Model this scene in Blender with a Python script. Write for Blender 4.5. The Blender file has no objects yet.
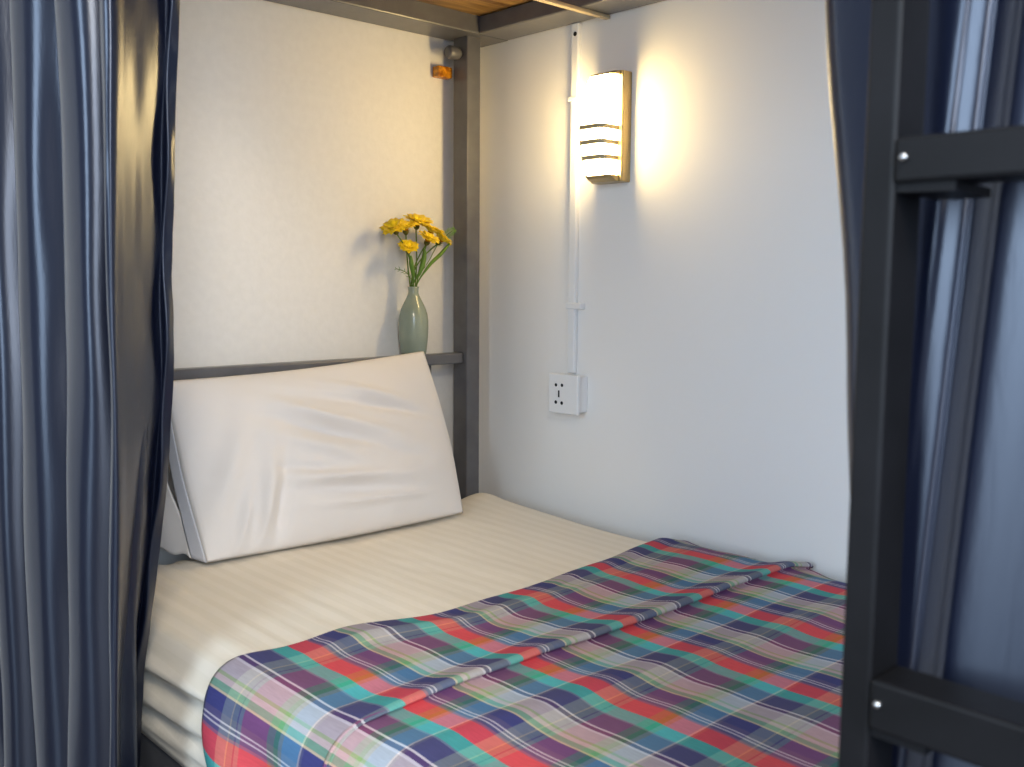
import bpy, bmesh, math, random
from mathutils import Vector, Matrix, noise
random.seed(7)
PI = math.pi
S = bpy.context.scene
COL = S.collection

# ------------------------------------------------------------------ helpers
def lin(c):
    return tuple(((v/255/12.92) if v/255 <= .04045 else ((v/255+.055)/1.055)**2.4) for v in c) + (1,)

def link(name, bm, mat, parent=None, smooth=True, loc=None):
    bmesh.ops.recalc_face_normals(bm, faces=bm.faces[:])
    me = bpy.data.meshes.new(name)
    bm.to_mesh(me); bm.free()
    for p in me.polygons: p.use_smooth = smooth
    o = bpy.data.objects.new(name, me)
    COL.objects.link(o)
    if mat: me.materials.append(mat)
    if parent: o.parent = parent
    if loc: o.location = loc
    return o

def raw(name, verts, faces, mat, parent=None, uvs=None, smooth=True):
    me = bpy.data.meshes.new(name)
    me.from_pydata([tuple(v) for v in verts], [], faces)
    if uvs:
        l = me.uv_layers.new(name='UVMap')
        for lp in me.loops: l.data[lp.index].uv = uvs[lp.vertex_index]
    for p in me.polygons: p.use_smooth = smooth
    me.materials.append(mat)
    o = bpy.data.objects.new(name, me); COL.objects.link(o)
    if parent: o.parent = parent
    return o

def grid(name, nu, nv, fn, mat, parent=None, uvfn=None, closed_u=False):
    vs = []; uv = []
    for j in range(nv+1):
        for i in range(nu+1):
            vs.append(fn(i/nu, j/nv)); uv.append(uvfn(i/nu, j/nv) if uvfn else (i/nu, j/nv))
    fs = []
    for j in range(nv):
        for i in range(nu):
            a = j*(nu+1)+i
            fs.append((a, a+1, a+nu+2, a+nu+1))
    return raw(name, vs, fs, mat, parent, uv)

def box(bm, x0, x1, y0, y1, z0, z1, bev=0.0, seg=2):
    r = bmesh.ops.create_cube(bm, size=1)
    vs = r['verts']
    for v in vs:
        v.co = Vector(((x0+x1)/2+v.co.x*(x1-x0), (y0+y1)/2+v.co.y*(y1-y0), (z0+z1)/2+v.co.z*(z1-z0)))
    if bev:
        es = list({e for v in vs for e in v.link_edges})
        bmesh.ops.bevel(bm, geom=es, offset=bev, segments=seg, affect='EDGES', profile=.5)

def boxo(name, dims, mat, parent=None, bev=.002, seg=2):
    bm = bmesh.new(); box(bm, *dims, bev=bev, seg=seg)
    o = link(name, bm, mat, parent, smooth=False)
    return o

def tube_pts(bm, pts, r, n=8, cap=True):
    pts = [Vector(p) for p in pts]
    rad = r if isinstance(r, (list, tuple)) else [r]*len(pts)
    rings = []
    up0 = None
    for i, p in enumerate(pts):
        d = (pts[min(i+1, len(pts)-1)]-pts[max(i-1, 0)]).normalized()
        if up0 is None:
            up0 = d.orthogonal().normalized()
        a = (up0-d*up0.dot(d)).normalized(); up0 = a
        b = d.cross(a)
        rings.append([bm.verts.new(p+(a*math.cos(2*PI*k/n)+b*math.sin(2*PI*k/n))*rad[i]) for k in range(n)])
    for i in range(len(rings)-1):
        for k in range(n):
            bm.faces.new((rings[i][k], rings[i][(k+1) % n], rings[i+1][(k+1) % n], rings[i+1][k]))
    if cap:
        bm.faces.new(rings[0][::-1]); bm.faces.new(rings[-1])

def lathe(bm, prof, n=40, c=(0, 0, 0), axis='z'):
    rings = []
    for r, z in prof:
        ring = []
        for k in range(n):
            a = 2*PI*k/n
            p = (r*math.cos(a), r*math.sin(a), z)
            if axis == 'x': p = (z, p[0], p[1])
            ring.append(bm.verts.new((p[0]+c[0], p[1]+c[1], p[2]+c[2])))
        rings.append(ring)
    for i in range(len(rings)-1):
        for k in range(n):
            bm.faces.new((rings[i][k], rings[i][(k+1) % n], rings[i+1][(k+1) % n], rings[i+1][k]))
    bm.faces.new(rings[0][::-1]); bm.faces.new(rings[-1])

def thing(name, label, cat, loc=(0, 0, 0), group=None):
    o = bpy.data.objects.new(name, None); COL.objects.link(o)
    o.empty_display_size = .05
    o.location = loc
    o['label'] = label; o['category'] = cat
    if group: o['group'] = group
    return o

def tag(o, label, cat, group=None):
    o['label'] = label; o['category'] = cat
    if group: o['group'] = group
    return o

def child(o, p):
    """parent keeping the world place (things only translate)"""
    o.parent = p
    o.matrix_parent_inverse = Matrix.Translation(-Vector(p.location))
    return o

def sst(a, b, x):
    t = max(0, min(1, (x-a)/(b-a))); return t*t*(3-2*t)

def nz(x, y=0, z=0): return noise.noise(Vector((x, y, z)))

# ------------------------------------------------------------------ materials
def mat(name, col, rough=.5, spec=.5, metal=0, bump=None, sheen=0, coat=0, var=None):
    m = bpy.data.materials.new(name); m.use_nodes = True
    nt = m.node_tree; b = nt.nodes['Principled BSDF']
    b.inputs['Base Color'].default_value = lin(col)
    b.inputs['Roughness'].default_value = rough
    b.inputs['Specular IOR Level'].default_value = spec
    b.inputs['Metallic'].default_value = metal
    if sheen: b.inputs['Sheen Weight'].default_value = sheen
    if coat:
        b.inputs['Coat Weight'].default_value = coat; b.inputs['Coat Roughness'].default_value = .08
    tc = nt.nodes.new('ShaderNodeTexCoord')
    if bump:
        sc, st, dist = bump
        n = nt.nodes.new('ShaderNodeTexNoise'); n.inputs['Scale'].default_value = sc; n.inputs['Detail'].default_value = 4
        nt.links.new(tc.outputs['Object'], n.inputs['Vector'])
        bp = nt.nodes.new('ShaderNodeBump'); bp.inputs['Strength'].default_value = st; bp.inputs['Distance'].default_value = dist
        nt.links.new(n.outputs['Fac'], bp.inputs['Height']); nt.links.new(bp.outputs['Normal'], b.inputs['Normal'])
    if var:
        sc, c2, fac = var
        n = nt.nodes.new('ShaderNodeTexNoise'); n.inputs['Scale'].default_value = sc; n.inputs['Detail'].default_value = 5
        nt.links.new(tc.outputs['Object'], n.inputs['Vector'])
        mx = nt.nodes.new('ShaderNodeMix'); mx.data_type = 'RGBA'
        mx.inputs[6].default_value = lin(col); mx.inputs[7].default_value = lin(c2)
        mr = nt.nodes.new('ShaderNodeMapRange'); mr.inputs[1].default_value = .35; mr.inputs[2].default_value = .65
        mr.inputs[4].default_value = fac
        nt.links.new(n.outputs['Fac'], mr.inputs[0]); nt.links.new(mr.outputs[0], mx.inputs[0])
        nt.links.new(mx.outputs[2], b.inputs['Base Color'])
    return m

M_wall = mat('wall_paint', (232, 230, 226), .75, .25, bump=(95, .22, .0018), var=(60, (226, 224, 220), .6))
M_wall2 = mat('side_wall_paint', (242, 240, 237), .65, .3, bump=(70, .18, .0015))
M_floor = mat('floor_tile', (120, 112, 104), .4, .4, var=(3, (100, 92, 84), 1))
M_ceil = mat('ceiling_paint', (215, 215, 215), .9, .2)
M_steel = mat('black_painted_steel', (98, 98, 101), .32, .6, bump=(60, .12, .001), var=(25, (88, 88, 92), 1))
M_ladder = mat('black_gloss_steel', (22, 22, 25), .5, .22, bump=(80, .2, .001), var=(18, (15, 15, 17), 1))
M_bar = mat('pale_cross_bar', (190, 172, 138), .4, .5)
M_bolt = mat('zinc_bolt', (200, 200, 200), .25, .5, metal=1)
M_plastic = mat('white_plastic', (236, 237, 238), .35, .5)
M_hole = mat('socket_slot', (18, 18, 20), .6, .2)
M_lampmetal = mat('brass_toned_metal', (178, 156, 110), .38, .5, metal=.55)
M_fin = mat('lamp_fin_metal', (178, 164, 132), .45, .5, metal=.3)
M_pillow = mat('pillow_cotton', (228, 223, 219), .85, .2, bump=(330, .12, .0006), sheen=.1)
M_tag = mat('amber_tag', (232, 156, 24), .25, .6, var=(90, (150, 84, 10), 1))
M_vase = mat('celadon_glaze', (150, 160, 142), .2, .6, bump=(35, .1, .001), var=(16, (134, 146, 132), 1))
M_petal = mat('yellow_petal', (255, 222, 20), .55, .3, sheen=.1)
M_disc = mat('flower_disc', (200, 128, 10), .8, .2)
M_stem = mat('flower_stem', (96, 122, 44), .5, .3)
M_calyx = mat('flower_calyx', (92, 88, 26), .6, .3)
M_leaf = mat('leaf_green', (98, 134, 44), .45, .4)
M_fern = mat('fern_green', (120, 158, 70), .5, .3)
M_hem = mat('pillowcase_hem', (205, 206, 212), .85, .2)

def emis(name, col, s):
    m = bpy.data.materials.new(name); m.use_nodes = True
    b = m.node_tree.nodes['Principled BSDF']
    b.inputs['Base Color'].default_value = (.9, .88, .82, 1)
    b.inputs['Emission Color'].default_value = lin(col)
    b.inputs['Emission Strength'].default_value = s
    return m
LAMP = 33.0
M_glow = emis('lit_opal_shade', (255, 221, 152), LAMP)

def ramp(nt, stops):
    r = nt.nodes.new('ShaderNodeValToRGB'); r.color_ramp.interpolation = 'CONSTANT'
    e = r.color_ramp.elements
    while len(e) > 1: e.remove(e[-1])
    e[0].position = stops[0][0]; e[0].color = lin(stops[0][1])
    for p, c in stops[1:]:
        k = e.new(p); k.color = lin(c)
    return r

def mathn(nt, op, a, b=None):
    n = nt.nodes.new('ShaderNodeMath'); n.operation = op
    for i, v in enumerate((a, b)):
        if v is None: continue
        if isinstance(v, (int, float)): n.inputs[i].default_value = v
        else: nt.links.new(v, n.inputs[i])
    return n.outputs[0]

def plaid():
    m = bpy.data.materials.new('madras_plaid_cotton'); m.use_nodes = True
    nt = m.node_tree; b = nt.nodes['Principled BSDF']
    tc = nt.nodes.new('ShaderNodeTexCoord'); sp = nt.nodes.new('ShaderNodeSeparateXYZ')
    nt.links.new(tc.outputs['UV'], sp.inputs[0])
    u = mathn(nt, 'FRACT', mathn(nt, 'DIVIDE', sp.outputs[0], .183))
    v = mathn(nt, 'FRACT', mathn(nt, 'DIVIDE', sp.outputs[1], .176))
    R = (250, 78, 40); W = (226, 216, 218); D = (92, 86, 116); N = (60, 66, 116)
    A = (72, 192, 172); G = (130, 178, 132); P = (206, 192, 186); SL = (76, 78, 108)
    wu = ramp(nt, [(0, R), (.155, (170, 100, 110)), (.175, D), (.20, W), (.212, D), (.232, W), (.246, D), (.29, N),
                   (.395, (226, 206, 158)), (.413, G), (.46, (224, 200, 186)), (.50, (178, 190, 130)), (.52, P), (.635, (236, 226, 226)), (.655, (92, 62, 92)),
                   (.688, (236, 226, 226)), (.707, SL), (.865, (120, 140, 150)), (.88, A)])
    wv = ramp(nt, [(0, (62, 60, 118)), (.20, (126, 136, 142)), (.30, (176, 170, 142)), (.310, (112, 126, 130)), (.36, (80, 72, 112)), (.375, (120, 130, 136)),
                   (.41, (154, 80, 118)), (.655, (112, 122, 102)), (.72, (60, 136, 82)), (.765, (120, 150, 146)), (.80, (92, 156, 192)),
                   (.96, (196, 190, 190)), (.975, (90, 92, 120))])
    nt.links.new(u, wu.inputs[0]); nt.links.new(v, wv.inputs[0])
    mx = nt.nodes.new('ShaderNodeMix'); mx.data_type = 'RGBA'; mx.inputs[0].default_value = .45
    nt.links.new(wu.outputs[0], mx.inputs[6]); nt.links.new(wv.outputs[0], mx.inputs[7])
    # thread variation
    n = nt.nodes.new('ShaderNodeTexNoise'); n.inputs['Scale'].default_value = 140
    mp = nt.nodes.new('ShaderNodeMapping'); mp.inputs['Scale'].default_value = (3, .4, 1)
    nt.links.new(tc.outputs['UV'], mp.inputs[0]); nt.links.new(mp.outputs[0], n.inputs['Vector'])
    hs = nt.nodes.new('ShaderNodeHueSaturation'); hs.inputs['Saturation'].default_value = 1.0
    nt.links.new(mathn(nt, 'ADD', mathn(nt, 'MULTIPLY', n.outputs['Fac'], .3), .85), hs.inputs['Value'])
    nt.links.new(mx.outputs[2], hs.inputs['Color']); nt.links.new(hs.outputs[0], b.inputs['Base Color'])
    b.inputs['Roughness'].default_value = .8; b.inputs['Specular IOR Level'].default_value = .2
    return m
M_plaid = plaid()

def sheet_mat():
    m = bpy.data.materials.new('sateen_stripe_sheet'); m.use_nodes = True
    nt = m.node_tree; b = nt.nodes['Principled BSDF']
    tc = nt.nodes.new('ShaderNodeTexCoord'); sp = nt.nodes.new('ShaderNodeSeparateXYZ')
    nt.links.new(tc.outputs['UV'], sp.inputs[0])
    f = mathn(nt, 'FRACT', mathn(nt, 'DIVIDE', sp.outputs[0], .03))
    g = mathn(nt, 'GREATER_THAN', f, .5)
    mx = nt.nodes.new('ShaderNodeMix'); mx.data_type = 'RGBA'
    mx.inputs[6].default_value = lin((243, 234, 218)); mx.inputs[7].default_value = lin((239, 230, 213))
    nt.links.new(g, mx.inputs[0]); nt.links.new(mx.outputs[2], b.inputs['Base Color'])
    nt.links.new(mathn(nt, 'ADD', mathn(nt, 'MULTIPLY', g, .1), .6), b.inputs['Roughness'])
    b.inputs['Specular IOR Level'].default_value = .3
    n = nt.nodes.new('ShaderNodeTexNoise'); n.inputs['Scale'].default_value = 60
    nt.links.new(tc.outputs['Object'], n.inputs['Vector'])
    bp = nt.nodes.new('ShaderNodeBump'); bp.inputs['Strength'].default_value = .15; bp.inputs['Distance'].default_value = .003
    nt.links.new(n.outputs['Fac'], bp.inputs['Height']); nt.links.new(bp.outputs['Normal'], b.inputs['Normal'])
    return m
M_sheet = sheet_mat()

def satin(name, col, rough, spec, sheen_col):
    m = bpy.data.materials.new(name); m.use_nodes = True
    nt = m.node_tree; b = nt.nodes['Principled BSDF']
    b.inputs['Base Color'].default_value = lin(col)
    b.inputs['Roughness'].default_value = rough
    b.inputs['Specular IOR Level'].default_value = spec
    b.inputs['IOR'].default_value = 1.7
    b.inputs['Specular Tint'].default_value = (.80, .86, 1, 1)
    b.inputs['Anisotropic'].default_value = .85
    b.inputs['Anisotropic Rotation'].default_value = .25
    tg = nt.nodes.new('ShaderNodeTangent'); tg.direction_type = 'UV_MAP'; tg.uv_map = 'UVMap'
    nt.links.new(tg.outputs[0], b.inputs['Tangent'])
    tc = nt.nodes.new('ShaderNodeTexCoord')
    n = nt.nodes.new('ShaderNodeTexNoise'); n.inputs['Scale'].default_value = 1
    mp = nt.nodes.new('ShaderNodeMapping'); mp.inputs['Scale'].default_value = (220, 220, 60)
    nt.links.new(tc.outputs['Object'], mp.inputs[0]); nt.links.new(mp.outputs[0], n.inputs['Vector'])
    bp = nt.nodes.new('ShaderNodeBump'); bp.inputs['Strength'].default_value = .08; bp.inputs['Distance'].default_value = .001
    nt.links.new(n.outputs['Fac'], bp.inputs['Height']); nt.links.new(bp.outputs['Normal'], b.inputs['Normal'])
    return m
M_satin = satin('navy_satin', (12, 17, 34), .33, .52, (160, 175, 210))

def plywood():
    m = bpy.data.materials.new('varnished_plywood'); m.use_nodes = True
    nt = m.node_tree; b = nt.nodes['Principled BSDF']
    tc = nt.nodes.new('ShaderNodeTexCoord')
    mp = nt.nodes.new('ShaderNodeMapping'); mp.inputs['Scale'].default_value = (4, 26, 4)
    n = nt.nodes.new('ShaderNodeTexNoise'); n.inputs['Scale'].default_value = 1.6; n.inputs['Detail'].default_value = 8; n.inputs['Distortion'].default_value = 1.2
    nt.links.new(tc.outputs['Object'], mp.inputs[0]); nt.links.new(mp.outputs[0], n.inputs['Vector'])
    r = nt.nodes.new('ShaderNodeValToRGB')
    r.color_ramp.elements[0].position = .3; r.color_ramp.elements[0].color = lin((84, 56, 26))
    r.color_ramp.elements[1].position = .7; r.color_ramp.elements[1].color = lin((180, 142, 80))
    nt.links.new(n.outputs['Fac'], r.inputs[0]); nt.links.new(r.outputs[0], b.inputs['Base Color'])
    b.inputs['Roughness'].default_value = .35
    return m
M_ply = plywood()

# ------------------------------------------------------------------ setting
def struct(o): o['kind'] = 'structure'; return o
struct(boxo('wall_head', (-3.4, .12, 0, .12, 0, 2.45), M_wall, bev=0))
struct(boxo('wall_side', (0, .12, -3.6, 0, 0, 2.45), M_wall2, bev=0))
struct(boxo('floor', (-3.4, .12, -3.6, .12, -.1, 0), M_floor, bev=0))
struct(boxo('ceiling', (-3.4, .12, -3.6, .12, 2.45, 2.55), M_ceil, bev=0))

# ------------------------------------------------------------------ bunk bed
bed = thing('bunk_bed', 'black steel bunk bed frame with a ladder, standing in the wall corner', 'bunk bed', (-.52, -1.03, 0))
def bpart(name, dims, m=M_steel, bev=.003):
    return child(boxo(name, dims, m, bev=bev), bed)
ZT = 2.2
for (x0, x1, y0, y1) in ((-.098, -.0595, -.073, -.025), (-.972, -.932, -.073, -.025), (-.098, -.0595, -2.06, -2.012), (-.972, -.932, -2.06, -2.012)):
    p = bpart('post', (x0, x1, y0, y1, 0, ZT))
# lower rails
bpart('side_rail', (-.960, -.928, -2.012, -.073, .285, .352)); bpart('side_rail', (-.095, -.063, -2.012, -.073, .285, .352))
bpart('end_rail', (-.932, -.098, -.068, -.035, .285, .352)); bpart('end_rail', (-.932, -.098, -2.05, -2.017, .285, .352))
for k in range(9):
    y = -.2-k*.21
    bpart('slat', (-.928, -.095, y-.03, y+.03, .325, .345), M_ply, .001)
# headboard
hb = bpart('headboard_rail', (-.932, -.098, -.062, -.032, .832, .856), bev=.004)
for x in (-.92, -.815, -.71, -.606, -.504, -.399, -.295, -.19):
    bm = bmesh.new(); tube_pts(bm, [(x, -.047, .352), (x, -.047, .834)], .010, 12)
    child(link('headboard_bar', bm, M_steel), bed)
# upper bunk frame
bpart('upper_end_beam', (-.972, -.0, -.098, -.006, 1.541, 1.588)); bpart('upper_end_beam', (-.972, -.0, -2.06, -1.98, 1.541, 1.588))
bpart('upper_side_beam', (-.088, -.004, -1.98, -.098, 1.541, 1.578)); bpart('upper_side_beam', (-.972, -.935, -1.98, -.098, 1.541, 1.588))
bpart('upper_deck', (-.935, -.06, -1.98, -.098, 1.5785, 1.596), M_ply, .001)
for y in (-.392, -.85, -1.32, -1.75):
    c = bpart('cross_bar', (-.935, -.004, y-.006, y+.006, 1.533, 1.5405), M_bar, .0015)
# corner bolt sleeve under the upper beam
bm = bmesh.new(); lathe(bm, [(.004, -.034), (.012, -.034), (.014, -.030), (.014, -.008), (.012, -.004), (.009, 0)], 20, (-.098, -.047, 1.506), 'x')
child(link('bolt', bm, M_steel), bed)

bpart('guard_rail', (-.972, -.942, -2.012, -.073, 1.785, 1.815))
# ladder: a part of the bed, its rungs and bolts below it
LX0, LX1 = -1.07, -1.041
lad = boxo('ladder', (LX0, LX1, -1.5255, -1.5095, .0, 2.0), M_ladder, bev=.0022, seg=3); child(lad, bed)
def lchild(o):
    o.parent = lad; o.matrix_parent_inverse = Matrix.Identity(4)
    return o
u2 = lchild(boxo('upright', (LX0, LX1, -1.87, -1.8535, .0, 2.0), M_ladder, bev=.0022, seg=3))
for zc in (.25, .53, .816, 1.0765, 1.35, 1.625):
    lchild(boxo('rung', (LX0-.001, LX1-.001, -1.8535, -1.5255, zc-(.0105 if zc > 1 else .0135), zc+(.0105 if zc > 1 else .012)), M_ladder, bev=.002))
    if .7 < zc < 1.4:
        # welded seat plate under the rung
        bm = bmesh.new()
        zz = zc-(.0105 if zc > 1 else .0135)
        pr = [(-1.5255, zz), (-1.5255, zz-.004), (-1.553, zz-.0045), (-1.553, zz)]
        a = [bm.verts.new((LX0+.002, y, z)) for y, z in pr]; b_ = [bm.verts.new((LX1+.012, y, z-.001)) for y, z in pr]
        for k in range(4): bm.faces.new((a[k], a[(k+1) % 4], b_[(k+1) % 4], b_[k]))
        bm.faces.new(a[::-1]); bm.faces.new(b_)
        lchild(link('rung_bracket', bm, M_ladder, smooth=False))
    for (yy, zz) in ((-1.5305, zc+.001),):
        bm = bmesh.new(); lathe(bm, [(.0005, -.0030), (.0016, -.0026), (.0021, -.001), (.0021, 0)], 14, (LX0-.0012, yy, zz), 'x')
        lchild(link('bolt', bm, M_bolt))
# bed boards that carry the ladder's hooks
for y in (-1.5175, -1.862):
    child(boxo('ladder_hook', (-1.041, -.972, y-.007, y+.007, 1.79, 1.81), M_ladder, bev=.001), bed)

# ------------------------------------------------------------------ mattress
MZ, MX0, MX1, MB = .528, -.966, -.056, .353
def arc_path(x0, x1, zb, zt, r, rf, n=14):
    P = []
    for k in range(14): P.append((x0, zb+(zt-r-zb)*k/14))
    for k in range(n+1):
        a = PI-(PI/2)*k/n; P.append((x0+r+r*math.cos(a), zt-r+r*math.sin(a)))
    for k in range(1, 60): P.append((x0+r+(x1-rf-x0-r)*k/60, zt))
    for k in range(n+1):
        a = PI/2-(PI/2)*k/n; P.append((x1-rf+rf*math.cos(a), zt-rf+rf*math.sin(a)))
    P.append((x1, zb))
    return P
def cum(P):
    s = [0]
    for a, b in zip(P, P[1:]): s.append(s[-1]+math.hypot(b[0]-a[0], b[1]-a[1]))
    return s
def make_mattress():
    P = arc_path(MX0, MX1, MB, MZ, .052, .03); s = cum(P); L = s[-1]
    Y0, Y1 = -2.0, -.082
    NV = 150
    bm = bmesh.new(); uvl = bm.loops.layers.uv.new('UVMap')
    rows = []; uvv = {}
    for j in range(NV+1):
        t = j/NV; y = Y0+(Y1-Y0)*t
        ed = min(1, min(t, 1-t)*NV/6); inset = (1-math.sqrt(max(0, 1-(1-ed)**2)))*.03
        row = []
        for i, (x, z) in enumerate(P):
            # near side creases of the fitted sheet
            nx, nzv = 0, 0
            if i < 28:
                w = sst(0, 3, i)*(1-sst(20, 28, i))*(1-.75*sst(-.62, -.72, y))
                zz = z
                tt = zz + .06*(y+.5) + .010*nz(y*3, zz*6, 3)
                d = .013*math.exp(-((tt-.478)/.011)**2)-.012*math.exp(-((tt-.452)/.008)**2)
                d += .012*math.exp(-((tt-.424)/.012)**2)-.010*math.exp(-((tt-.40)/.007)**2)+.007*math.exp(-((tt-.381)/.008)**2)
                d += .004*nz(y*5, zz*60, 1)
                nx = -d*w
            z2 = z
            zt_ = sst(MZ-.05, MZ, z)
            if i >= 20:
                z2 += zt_*(.0035*nz(x*7, y*4, 5)+.0015*nz(x*34+y*6, y*6, 2))
                # tiny gathers near the near edge
                z2 += zt_*.0022*math.sin(x*150+2*nz(x*4, y*3))*(1-sst(-.86, -.62, x))
                # tucked hump in the head corner
                z2 += .013*sst(-.5, -.08, y)*sst(-.4, -.08, x)
                z2 += .012*math.exp(-((x+.09)/.05)**2-((y+.09)/.06)**2)
            xx = x+nx
            zz2 = z2-inset*zt_
            v = bm.verts.new((xx, y, zz2)); row.append(v); uvv[v] = (s[i], y)
        rows.append(row)
    for j in range(NV):
        for i in range(len(P)-1):
            bm.faces.new((rows[j][i], rows[j][i+1], rows[j+1][i+1], rows[j+1][i]))
        bm.faces.new((rows[j][-1], rows[j][0], rows[j+1][0], rows[j+1][-1]))
    bm.faces.new(rows[0]); bm.faces.new(rows[-1][::-1])
    for f in bm.faces:
        for l in f.loops: l[uvl].uv = uvv[l.vert]
    return link('mattress', bm, M_sheet)
tag(make_mattress(), 'single mattress in a cream striped fitted sheet on the lower bunk', 'mattress')

# ------------------------------------------------------------------ blanket
def make_blanket():
    BX0, BX1, BT, BB = -.984, -.012, .541, .30
    P = arc_path(BX0, BX1, BB, BT, .056, .012); P = P[:-1]
    P = [p for k, p in enumerate(P) if k < len(P)-8]
    s = cum(P)
    # cloth coordinate u equals x on the flat top
    iflat = next(k for k, p in enumerate(P) if p[0] > -.80)
    off = P[iflat][0]-s[iflat]
    # resample
    NU = 230
    Pu = []
    for k in range(NU+1):
        q = s[-1]*k/NU
        i = max(0, min(len(s)-2, next((m for m in range(len(s)-1) if s[m+1] >= q), len(s)-2)))
        f = (q-s[i])/(s[i+1]-s[i])
        Pu.append((P[i][0]+(P[i+1][0]-P[i][0])*f, P[i][1]+(P[i+1][1]-P[i][1])*f, q+off))
    # lengthwise profile: (distance along bed, lift) with a lapped fold
    prof = []
    y = -.634
    prof.append((y, 0))
    while y > -.826: y -= .006; prof.append((y, 0))
    FY = -.889
    for dy, h in ((.055, .001), (.046, .0025), (.037, .0045), (.028, .007), (.020, .0095), (.013, .0115), (.006, .0128), (.001, .0128), (-.0035, .0108), (-.005, .0080), (-.0035, .0055), (.0005, .0036), (.003, .0022), (.000, .0008), (-.006, 0), (-.012, 0)):
        prof.append((FY+dy, h))
    y = FY-.012
    while y > -1.99: y -= .007; prof.append((y, 0))
    pv = [0]
    for a, b in zip(prof, prof[1:]): pv.append(pv[-1]+math.hypot(b[0]-a[0], b[1]-a[1]))
    JF = max(range(len(prof)), key=lambda q: prof[q][1])+4
    vs = []; uv = []
    for j, (yy, h) in enumerate(prof):
        for i, (x, z, u) in enumerate(Pu):
            top = sst(-.985, -.90, x)*sst(BT-.08, BT, z)
            hang = 1-sst(BT-.09, BT-.01, z)
            front = 1-sst(0, .12, -.634-yy) if yy > -.75 else 0
            y2 = yy
            # front edge wanders a little; the hanging part swings back
            y2 += (-.028*sst(-.30, -.86, x)*0 + .010*nz(x*5, 1.3, 0) - .024*math.exp(-((x+.66)/.09)**2) -.026*math.exp(-((x+.46)/.16)**2)+ .008*math.exp(-((x+.80)/.05)**2)+.018*(1-sst(-.99, -.88, x))+.016*sst(-.3, -.08, x))*(1-sst(0, .22, -.634-yy))
            y2 -= hang*.05*sst(BT-.05, BB, z)*(1-sst(0, .5, -.634-yy))
            hh = h*(.25+.75*sst(-.97, -.80, x))*(1+.25*nz(x*6, 0, 4))
            fy = .010*nz(x*3.2, 7, 0)*math.exp(-((yy+.889)/.07)**2)
            w = .0042*nz(x*3.5+1, yy*9, 2)+.0026*nz(x*9, yy*16, 8)
            w += .006*math.exp(-((yy+.70+.06*(x+.5))/.022)**2)*sst(-.95, -.8, x)*(1-sst(-.55, -.3, x))
            w += .005*math.exp(-((yy+.66-.05*(x+.3))/.02)**2)*sst(-.6, -.4, x)
            w += .005*math.exp(-((yy+1.02+.10*(x+.5))/.03)**2)
            # ridges that run down over the near edge
            x2 = x-hang*(.012+.011*math.sin(yy*26+1.5*nz(yy*4, z*3, 0)+6*(BT-z)))*sst(BT-.02, BT-.14, z)*(1-.9*sst(-1.1, -1.3, yy))
            edge = 0
            z2 = z+top*(w+hh)+.002
            if yy > -.640: z2 -= .004*top
            # ruffled wall edge
            wl = sst(-.10, -.012, x)
            z2 += wl*(-.020+.004*nz(yy*14, 3, 1)+.008*math.exp(-((yy+.889)/.03)**2))
            vs.append((x2 if x2 < -.010 else -.010, y2+fy, z2)); uv.append((u+.882+.183*4, (pv[j]*.86 if j < JF else pv[JF]*.86+pv[j]-pv[JF]+.03)+.172))
    fs = []
    n = NU+1
    for j in range(len(prof)-1):
        for i in range(NU):
            a = j*n+i; fs.append((a, a+1, a+n+1, a+n))
    o = raw('blanket', vs, fs, M_plaid, None, uv)
    md = o.modifiers.new('thick', 'SOLIDIFY'); md.thickness = .004; md.offset = 1
    return o
tag(make_blanket(), 'red, teal and navy madras plaid blanket spread over the bed foot with one lapped fold', 'blanket')

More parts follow.
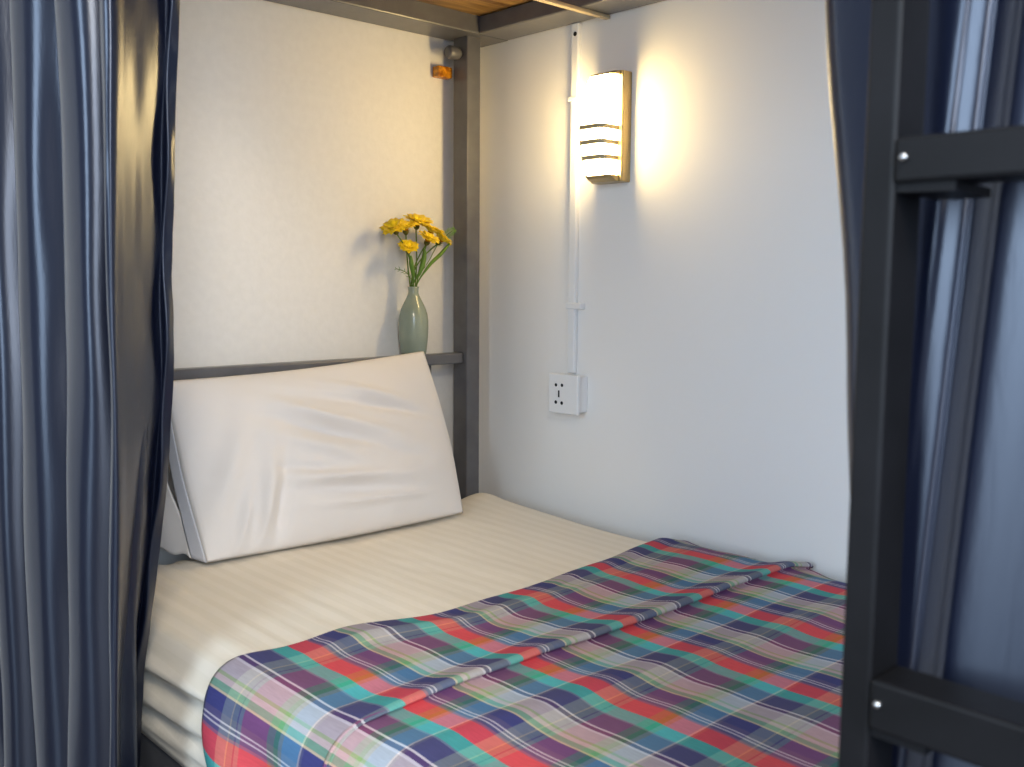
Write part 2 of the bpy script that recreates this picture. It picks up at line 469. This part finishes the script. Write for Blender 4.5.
# ------------------------------------------------------------------ pillow
def make_pillow():
    t = thing('pillow', 'large white pillow leaning against the black headboard rail', 'pillow', (-.5, -.15, .535))
    BL, BR = Vector((-.778, -.192, .536)), Vector((-.232, -.222, .542))
    TL, TR = Vector((-.806, -.105, .846)), Vector((-.238, -.098, .872))
    nrm = Vector((0.02, -.95, .30)).normalized()
    def base(u, v):
        p = (BL*(1-u)+BR*u)*(1-v)+(TL*(1-u)+TR*u)*v
        # gentle outline: top edge sags, sides bow
        p.z -= .008*math.sin(PI*min(1, u*1.02))*v**3*(1-.2*u) + .004*v
        p.x += .010*math.sin(PI*v)*(1 if u > .5 else 0)*((u-.5)*2)**3
        p.x -= .006*math.sin(PI*v)*(1-u)**4
        p.z -= .004*math.sin(PI*u)*(1-v)**4
        return p
    def bul(u, v):
        a = max(0, 1-abs(2*u-1)**2.6); b = max(0, 1-abs(2*v-1)**2.6)
        return (a*b)**.62
    def wr(u, v):
        w = 0
        # long soft creases that fan from the upper right corner
        for (cu, cv, ang, wid, ln, am) in ((.52, .56, -.38, .030, .22, -.010), (.56, .63, -.36, .030, .2, .008), (.45, .50, -.42, .03, .16, .006), (.60, .74, -.25, .03, .22, -.006),
                                         (.62, .48, -.15, .035, .2, .005), (.50, .33, -.10, .028, .16, .010), (.52, .26, -.12, .03, .18, -.008), (.20, .25, 1.25, .035, .16, .011), (.26, .22, 1.3, .03, .14, -.010),
                                         (.10, .42, 1.1, .05, .2, .009), (.78, .30, .1, .05, .2, .004), (.66, .80, -.34, .02, .16, .005), (.74, .68, -.3, .02, .14, -.005), (.44, .70, -.5, .022, .12, .004), (.38, .40, -.2, .02, .12, -.005), (.60, .18, -.05, .02, .2, .006), (.12, .14, 1.25, .02, .12, .008), (.16, .12, 1.3, .02, .1, -.007)):
            dx, dy = u-cu, (v-cv)*.6
            s_ = dx*math.cos(ang)+dy*math.sin(ang); q = -dx*math.sin(ang)+dy*math.cos(ang)
            w += 1.55*am*math.exp(-(q/(wid*.72))**2-(s_/ln)**2)
        return w+.004*nz(u*5, v*4, 1)+.0015*nz(u*16, v*12, 4)
    N1, N2 = 110, 70
    bm = bmesh.new()
    F, B = [], []
    for j in range(N2+1):
        rf, rb = [], []
        for i in range(N1+1):
            u, v = i/N1, j/N2
            p = base(u, v); k = bul(u, v)
            rf.append(bm.verts.new(p+nrm*(k*.052+wr(u, v)*min(1, k*1.6))))
            if 0 < i < N1 and 0 < j < N2:
                q = p-nrm*(k*.050)
                q.z = max(q.z, .541); q.y = min(q.y, -.066)
                rb.append(bm.verts.new(q))
            else: rb.append(rf[-1])
        F.append(rf); B.append(rb)
    for j in range(N2):
        for i in range(N1):
            bm.faces.new((F[j][i], F[j][i+1], F[j+1][i+1], F[j+1][i]))
            q = (B[j][i], B[j+1][i], B[j+1][i+1], B[j][i+1])
            if len(set(q)) > 2 and set(q) != {F[j][i], F[j][i+1], F[j+1][i+1], F[j+1][i]}: bm.faces.new(q)
    child(link('pillowcase', bm, M_pillow), t)
    # open end: hem strip that folds back from the left edge, and the loose inner flap behind it
    def hem(u, v):
        p = base(0, v*.86)
        return p+Vector((.001-.012*u*(1-.6*v), .001+.034*u*(1-.4*v), .002*math.sin(v*9)+.003*u))
    h = grid('hem', 8, 40, hem, M_hem); child(h, t)
    md = h.modifiers.new('t', 'SOLIDIFY'); md.thickness = .002
    def flap(u, v):
        p = base(0, v*.72)
        k = math.sin(PI*min(1, v*1.0))
        return p+Vector((-.012-.028*u*(.35+.65*(1-v))+.005*math.sin(7*v+3*u), .034+.075*u*(1-.55*v), .003+.004*math.sin(u*8)+.006*u*(1-v)))
    f = grid('inner_flap', 14, 40, flap, M_pillow); child(f, t)
    md = f.modifiers.new('t', 'SOLIDIFY'); md.thickness = .002
    return t
make_pillow()

# ------------------------------------------------------------------ curtains
def smooth_path(ctrl, n):
    """Catmull-Rom through plan points"""
    out = []
    C = [ctrl[0]]+ctrl+[ctrl[-1]]
    seg = len(ctrl)-1
    for k in range(n+1):
        t = k/n*seg; i = min(seg-1, int(t)); f = t-i
        p0, p1, p2, p3 = [Vector(c) for c in C[i:i+4]]
        out.append(.5*((2*p1)+(p2-p0)*f+(2*p0-5*p1+4*p2-p3)*f*f+(3*p1-p0-3*p2+p3)*f**3))
    return out

def curtain(name, planfn, ztop, zbot, n, nz_, rodx):
    vs = []; fs = []; uv = []
    for j in range(nz_+1):
        z = zbot+(ztop-zbot)*j/nz_
        path = planfn(z, n)
        for i, p in enumerate(path):
            vs.append((p.x, p.y, z)); uv.append((i/n, z))
    w = n+1
    for j in range(nz_):
        for i in range(n):
            a = j*w+i; fs.append((a, a+1, a+w+1, a+w))
    o = raw(name, vs, fs, M_satin, None, uv)
    md = o.modifiers.new('t', 'SOLIDIFY'); md.thickness = .0016; md.offset = 0
    return o

def plan_left(z, n):
    tz = sst(1.5, 1.62, z)
    # inner edge: drawn further back toward the head lower down
    hy = -.545+.16*(1-sst(.25, .95, z))-.045*sst(.95, 1.4, z)
    fy = -.616+.045*(1-sst(.3, .9, z))-.03*sst(.95, 1.35, z)
    wig = .006*nz(z*7, 0, 2)
    K = 3.5; m = int(n*.72); P = []
    for i in range(m):
        t = i/m
        ph = 2*PI*(K*t-.25)+.75*nz(t*5, z*.9, 3)+.25*nz(t*11, z*3.2, 6)
        amp = .036*(1+.40*nz(t*6, z*1.0, 9))
        x = -1.052-amp*math.sin(ph)+.004*nz(t*9, z*4, 1)
        if t > .55: x = min(x, -1.044+.03*sst(.55, 1.0, z))
        y = -.02+(fy+.02)*t**.95+.006*math.sin(2*ph)+.004*nz(t*7, z*5, 5)
        if t < .08: x -= .075*(1-t/.08)
        P.append(Vector((x, y)))
    a = P[-1]
    B = Vector((-1.000, hy+wig)); A = Vector((-1.082, fy+.002))
    ctrl = [(a.x, a.y), (A.x, A.y)]
    for f in (.2, .4, .6, .8): q = A.lerp(B, f); ctrl.append((q.x+.0015*nz(f*9, z*5, 2), q.y+.0015*nz(z*6, f*8, 4)))
    ctrl += [(B.x, B.y), (-.996, hy-.007+wig+.005*math.sin(z*31)), (-.985, hy-.004+wig+.004*nz(z*22, 1, 1))]
    P += smooth_path([Vector(c) for c in ctrl], n-m)
    for p in P: p.x = p.x*(1-tz*.6)+(-1.0)*tz*.6
    return P
cl = curtain('curtain', plan_left, 1.665, .10, 260, 90, -1.0)
tag(cl, 'navy satin curtain gathered beside the pillow, its inner edge lit gold', 'curtain')

def plan_right(z, n):
    y0 = -1.474-.012*(1-sst(.80, 1.0, z))+.022*sst(.97, 1.2, z)
    c = -1.531-.064*(z-.97)
    ctrl = [(-1.005, y0+.002), (-1.012, y0-.001), (-1.0180, y0-.008), (-1.0195, y0-.017), (-1.0190, c+.018), (-1.0165, c+.009), (-1.0145, c+.002), (-1.0122, c-.0005), (-1.0122, c-.0035), (-1.0140, c-.010), (-1.0172, c-.016), (-1.0178, c-.021), (-1.0162, c-.031), (-1.0138, c-.042), (-1.0110, c-.054), (-1.0085, c-.066), (-1.007, c-.075)]
    y = c-.07
    ctrl += [(-1.012, y-.020), (-1.025, y-.045), (-1.027, y-.085), (-1.010, y-.115), (-1.006, y-.135), (-1.024, y-.17), (-1.026, y-.22), (-1.008, y-.26), (-1.024, y-.31), (-1.01, y-.36)]
    return smooth_path(ctrl, n)
cr = curtain('curtain', plan_right, 1.665, .10, 240, 60, -1.0)
tag(cr, 'blue grey satin curtain hanging behind the black ladder', 'curtain')
bm = bmesh.new(); tube_pts(bm, [(-1.0, 0, 1.675), (-1.0, -2.06, 1.675)], .009, 14)
rod = link('curtain_rod', bm, M_steel)
tag(rod, 'dark curtain rod running along the open side of the bunk above both curtains', 'curtain rod')

# ------------------------------------------------------------------ wall lamp
def make_lamp():
    t = thing('wall_lamp', 'lit white sconce with three metal fins on the side wall', 'wall lamp', (0, -.41, 1.213))
    Y0, Y1, Z0, Z1 = -.455, -.374, 1.212, 1.424
    child(boxo('back_box', (-.028, 0, Y0, Y1, Z0, Z1), M_lampmetal, bev=.002), t)
    zc = (Z0+Z1)/2; H = (Z1-Z0)/2
    def dep(z): return .034+.042*math.sqrt(max(0, 1-((z-zc)/H)**2))
    def shell(name, ya, yb, za, zb, dx, m, n=18):
        bm = bmesh.new(); rows = []
        for k in range(n+1):
            z = za+(zb-za)*k/n; d = dep(z)+dx
            ch = .008
            rows.append([bm.verts.new(p) for p in ((-.026, ya, z), (-d+ch, ya, z), (-d, ya+ch, z), (-d, yb-ch, z), (-d+ch, yb, z), (-.026, yb, z))])
        for a, b in zip(rows, rows[1:]):
            for i in range(6): bm.faces.new((a[i], a[(i+1) % 6], b[(i+1) % 6], b[i]))
        bm.faces.new(rows[0][::-1]); bm.faces.new(rows[-1])
        return child(link(name, bm, m, smooth=False), t)
    shell('shade', Y0+.011, Y1-.009, Z0+.012, Z1-.008, 0, M_glow, 24)
    for z in (1.2575, 1.2865, 1.3155): shell('fin', Y0+.0095, Y1-.0075, z-.0042, z+.0042, .0025, M_fin, 2)
    shell('bottom_cap', Y0+.006, Y1-.006, Z0, Z0+.012, .004, M_lampmetal, 2)
    shell('top_cap', Y0+.006, Y1-.006, Z1-.008, Z1, .001, M_lampmetal, 2)
make_lamp()

# ------------------------------------------------------------------ conduit and socket
con = thing('cable_conduit', 'white plastic cable conduit running down the side wall to the socket', 'conduit', (0, -.30, .82))
child(boxo('trunking', (-.012, 0, -.319, -.299, .8235, 1.5405), M_plastic, bev=.003), con)
child(boxo('joint', (-.016, 0, -.340, -.296, .958, .972), M_plastic, bev=.003), con)
child(boxo('clip', (-.015, 0, -.320, -.294, 1.385, 1.394), M_plastic, bev=.002), con)
bm = bmesh.new(); lathe(bm, [(.0045, -.0132), (.0045, -.0118)], 16, (0, -.311, 1.518), 'x')
o = child(link('screw_hole', bm, M_hole), con); o['label'] = 'black screw hole near the top'

soc = thing('wall_socket', 'white five-hole power socket box under the conduit on the side wall', 'socket', (0, -.31, .74))
child(boxo('back_box', (-.029, 0, -.350, -.273, .743, .8195), M_plastic, bev=.003), soc)
child(boxo('face_plate', (-.0375, -.029, -.3555, -.2700, .7395, .8225), M_plastic, bev=.0025, seg=3), soc)
for (y, z, r) in ((-.293, .799, .0035), (-.3105, .7995, .0035), (-.293, .7625, .0038), (-.3105, .762, .0038)):
    bm = bmesh.new(); lathe(bm, [(r, -.0380), (r, -.0370)], 14, (0, y, z), 'x')
    child(link('pin_hole', bm, M_hole), soc)
child(boxo('earth_slot', (-.0380, -.037, -.3035, -.2995, .7735, .7880), M_hole, bev=0), soc)

# amber tag clipped between the head wall and the corner post
tg = boxo('amber_tag', (-.138, -.0985, -.024, -.001, 1.457, 1.481), M_tag, bev=.003)
tag(tg, 'small amber plastic tag fixed beside the corner post near its top', 'tag')

# ------------------------------------------------------------------ vase
VX, VY, VZ = -.226, -.047, .8565
bm = bmesh.new()
h = .146
outer = [(.020, 0), (.0265, .002), (.0275, .006), (.0295, .022), (.0312, .040), (.0320, .058), (.0318, .074), (.0300, .088), (.0262, .100), (.0205, .112), (.0152, .122), (.0118, .130), (.0108, .136), (.0112, .142), (.0122, h)]
inner = [(.0105, h+.0004), (.0092, .140), (.0090, .134), (.012, .126), (.018, .112), (.026, .092), (.028, .06), (.026, .02), (.02, .008)]
lathe(bm, outer+inner, 48, (VX, VY, VZ))
vase = link('vase', bm, M_vase)
tag(vase, 'grey green glazed bottle vase standing on the headboard rail', 'vase')

# ------------------------------------------------------------------ flowers
NECK = Vector((VX, VY, VZ+.138))
def frame(d):
    d = d.normalized(); a = d.orthogonal().normalized(); return d, a, d.cross(a)
def flower(label, head, face, R, k, cone):
    head = Vector(head); d, a, b = frame(Vector(face))
    ang = k*2.399
    rin = Vector((math.cos(ang), math.sin(ang), 0))*.0055
    foot = Vector((VX, VY, VZ+.03))-rin*1.8
    t = thing('chrysanthemum', label, 'flower', foot, 'yellow flowers in the vase')
    cal = head-d*.007
    # stem
    pts = []
    p0, p1 = foot, NECK+rin
    for q in range(5): pts.append(p0.lerp(p1, q/4))
    c = p1+(p1-p0).normalized()*(cal-p1).length*.45
    for q in range(1, 11):
        s = q/10
        pts.append(p1*(1-s)**2+c*2*s*(1-s)+cal*s*s)
    bm = bmesh.new(); tube_pts(bm, pts, [.0014]*5+[.0015]*10, 7)
    child(link('stem', bm, M_stem), t)
    # calyx
    bm = bmesh.new()
    for i in range(5): pass
    rings = []
    for r, z in ((.0015, -.009), (.004, -.0075), (.0062, -.004), (.0068, 0.0), (.005, .001)):
        rings.append([bm.verts.new(head+d*z+(a*math.cos(2*PI*q/14)+b*math.sin(2*PI*q/14))*r) for q in range(14)])
    for i in range(len(rings)-1):
        for q in range(14): bm.faces.new((rings[i][q], rings[i][(q+1) % 14], rings[i+1][(q+1) % 14], rings[i+1][q]))
    bm.faces.new(rings[0][::-1]); bm.faces.new(rings[-1])
    child(link('calyx', bm, M_calyx), t)
    # petals
    bm = bmesh.new()
    rnd = random.Random(k*13+5)
    for layer, (cnt, L, cn) in enumerate(((23, R, cone), (18, R*.86, cone*.5+.45), (11, R*.62, cone*.4+.8))):
        for i in range(cnt):
            th = 2*PI*i/cnt+layer*.17+rnd.uniform(-.07, .07)
            out = a*math.cos(th)+b*math.sin(th); side = d.cross(out)
            e = cn+rnd.uniform(-.13, .13); LL = L*rnd.uniform(.88, 1.06)
            w = .0036*R/.026
            prev = None
            for s in range(6):
                f = s/5
                el = e-.35*f*f+.1
                r = .004+(LL-.004)*f
                p = head+out*(r*math.cos(el*.85))+d*(r*math.sin(el*.85)+.001+layer*.0012)
                ww = w*(.55+.75*math.sin(PI*min(1, f*.86+.08)))*(1 if s < 5 else .2)
                cup = d*.0009
                cur = [bm.verts.new(p-side*ww+cup), bm.verts.new(p), bm.verts.new(p+side*ww+cup)]
                if prev:
                    bm.faces.new((prev[0], prev[1], cur[1], cur[0])); bm.faces.new((prev[1], prev[2], cur[2], cur[1]))
                prev = cur
    o = child(link('petals', bm, M_petal), t)
    md = o.modifiers.new('t', 'SOLIDIFY'); md.thickness = .0005
    # disc
    bm = bmesh.new(); bmesh.ops.create_icosphere(bm, subdivisions=3, radius=1)
    for v in bm.verts:
        q = v.co.copy(); bmp = 1+.08*nz(q.x*9, q.y*9, q.z*9)
        v.co = head+d*.004+(a*q.x+b*q.y)*.0068*bmp+d*q.z*.0036*bmp
    child(link('disc', bm, M_disc), t)
    return t
FL = [
 ('yellow chrysanthemum leaning furthest left out of the vase', (-.281, -.060, 1.118), (-.55, -.25, .85), .034, .6),
 ('yellow chrysanthemum second from the left in the upper row', (-.248, -.050, 1.120), (-.2, -.15, 1), .032, .7),
 ('tallest yellow chrysanthemum, at the top of the bunch', (-.214, -.044, 1.132), (.0, -.45, 1), .036, .75),
 ('lowest yellow chrysanthemum, hanging at the left below the others', (-.250, -.062, 1.079), (-.25, -.45, .75), .026, .7),
 ('small yellow chrysanthemum in the middle of the bunch facing outward', (-.206, -.070, 1.098), (.1, -.45, .8), .028, .7),
 ('yellow chrysanthemum right of the tallest bloom', (-.181, -.048, 1.116), (.25, -.3, 1), .033, .65),
 ('yellow chrysanthemum leaning furthest right beside the fern', (-.157, -.050, 1.100), (.55, -.3, .75), .030, .65),
]
FT = []
for k, f in enumerate(FL): FT.append(flower(f[0], f[1], f[2], f[3], k, f[4]))

# leaves that belong to single flowers
BK = [3, 4, 6]
def blade(name, owner, pts, w, m, k):
    ang = k*2.1; rin = Vector((math.cos(ang), math.sin(ang), 0))*.004
    foot = Vector((VX, VY, VZ+.05))
    P = [foot-rin, NECK+rin]+[Vector(p) for p in pts]
    Q = []
    C = [P[0]]+P+[P[-1]]
    for i in range(len(P)-1):
        for s in range(8):
            f = s/8; p0, p1, p2, p3 = C[i:i+4]
            Q.append(.5*((2*p1)+(p2-p0)*f+(2*p0-5*p1+4*p2-p3)*f*f+(3*p1-p0-3*p2+p3)*f**3))
    Q.append(P[-1])
    bm = bmesh.new(); prev = None; n = len(Q)
    view = Vector((.68, .73, 0))
    for i, p in enumerate(Q):
        d = (Q[min(n-1, i+1)]-Q[max(0, i-1)]).normalized()
        side = d.cross(view).normalized()
        f = i/(n-1)
        ww = .0014 if f < .35 else .0014+(w-.0014)*math.sin(PI*min(1, (f-.35)/.65*.97))
        up = side.cross(d)*ww*.35
        cur = [bm.verts.new(p-side*ww+up), bm.verts.new(p), bm.verts.new(p+side*ww+up)]
        if prev:
            bm.faces.new((prev[0], prev[1], cur[1], cur[0])); bm.faces.new((prev[1], prev[2], cur[2], cur[1]))
        prev = cur
    o = link(name, bm, m)
    md = o.modifiers.new('t', 'SOLIDIFY'); md.thickness = .0007
    return child(o, owner)
blade('leaf', FT[BK.pop()], [(-.196, -.060, 1.045), (-.165, -.066, 1.074), (-.141, -.066, 1.097)], .0042, M_leaf, 0)
blade('leaf', FT[BK.pop()], [(-.222, -.064, 1.032), (-.214, -.068, 1.062), (-.212, -.068, 1.083)], .0055, M_leaf, 1)
blade('leaf', FT[BK.pop()], [(-.240, -.064, 1.03), (-.246, -.066, 1.052), (-.247, -.066, 1.068)], .005, M_leaf, 2)

def fern(name, label, pts, n, L, m, k):
    rin = Vector((math.cos(k), math.sin(k), 0))*.004
    foot = Vector((VX, VY, VZ+.05))
    t = thing(name, label, 'leaf', foot, 'leaves in the vase')
    P = [foot-rin, NECK+rin]+[Vector(p) for p in pts]
    bm = bmesh.new(); Q = []
    C = [P[0]]+P+[P[-1]]
    for i in range(len(P)-1):
        for s in range(8):
            f = s/8; p0, p1, p2, p3 = C[i:i+4]
            Q.append(.5*((2*p1)+(p2-p0)*f+(2*p0-5*p1+4*p2-p3)*f*f+(3*p1-p0-3*p2+p3)*f**3))
    Q.append(P[-1])
    tube_pts(bm, Q, .0009, 6)
    child(link('stem', bm, M_stem), t)
    bm = bmesh.new(); rnd = random.Random(k)
    view = Vector((.68, .73, 0))
    st = len(Q)-1-18
    for q in range(n):
        f = q/(n-1); i = int(st+f*18); p = Q[i]
        d = (Q[min(len(Q)-1, i+1)]-Q[i-1]).normalized(); side = d.cross(view).normalized()
        for sg in (-1, 1):
            dirn = (d*.8+side*sg*(.75)+view*rnd.uniform(-.3, .3)).normalized()
            l = L*(.75+.5*f-.9*f*f*f)*rnd.uniform(.85, 1.1); nn = dirn.cross(view).normalized()
            v = [bm.verts.new(p), bm.verts.new(p+dirn*l*.5+nn*.0007), bm.verts.new(p+dirn*l), bm.verts.new(p+dirn*l*.5-nn*.0007)]
            bm.faces.new(v)
    o = link('leaflets', bm, m, smooth=False); child(o, t)
    md = o.modifiers.new('t', 'SOLIDIFY'); md.thickness = .0005
fern('fern_sprig', 'feathery pale green fern sprig at the right of the bouquet', [(-.190, -.052, 1.055), (-.158, -.050, 1.098), (-.130, -.048, 1.118), (-.112, -.046, 1.128)], 24, .019, M_fern, 2)
fern('leaf_sprig', 'small dark green sprig sticking out left above the vase neck', [(-.246, -.064, 1.020), (-.262, -.066, 1.034), (-.285, -.066, 1.040)], 6, .013, M_leaf, 4)

# ------------------------------------------------------------------ lights
w = bpy.data.worlds.new('World'); S.world = w; w.use_nodes = True
bg = w.node_tree.nodes['Background']
bg.inputs[0].default_value = (.62, .74, 1.0, 1); bg.inputs[1].default_value = .34

def area(name, loc, target, size, power, col):
    l = bpy.data.lights.new(name, 'AREA'); l.shape = 'RECTANGLE'; l.size, l.size_y = size; l.energy = power; l.color = col
    o = bpy.data.objects.new(name, l); COL.objects.link(o); o.location = loc
    o.rotation_euler = (Vector(target)-Vector(loc)).to_track_quat('-Z', 'Y').to_euler()
    return o
area('cool_left_fill', (-3.3, -1.7, 1.5), (-.4, -.8, .9), (.6, 1.5), 24, (.66, .83, 1.0))  # added off-frame fill for the side wall and curtain highlights, no actual window
area('warm_high_fill', (-1.9, -2.6, 2.3), (-.45, -.5, .6), (.6, .6), 28, (1.0, .88, .70))  # added warm fill from above to brighten sheet and pillow, no actual fixture
area('cool_rear_fill', (-2.05, -3.3, 1.5), (-.45, 0, 1.1), (.8, 1.1), 26, (.66, .81, 1.0))  # added low bluish fill that lifts the upper head wall, no actual doorway

# ------------------------------------------------------------------ camera
cam = bpy.data.cameras.new('Camera'); co = bpy.data.objects.new('Camera', cam); COL.objects.link(co)
R0 = Vector((0.7326834778422124, -0.6805327283250646, 0.007080040641400431))
R1 = Vector((-0.06668258907834948, -0.08213791037134358, -0.9943876487535618))
R2 = Vector((0.6772948793626363, 0.7280992853713516, -0.10556077411083628))
m = Matrix((R0, -R1, -R2)).transposed().to_4x4()
m.translation = Vector((-1.51538412, -1.74531313, 1.02091386))
co.matrix_world = m
cam.sensor_width = 36; cam.lens = 986.51/1024*36
cam.clip_start = .02
cam.dof.use_dof = True; cam.dof.focus_distance = 2.05; cam.dof.aperture_fstop = 11
S.camera = co
S.view_settings.view_transform = 'Standard'; S.view_settings.look = 'None'
S.view_settings.exposure = .62; S.view_settings.gamma = 1; S.view_settings.use_curve_mapping = False
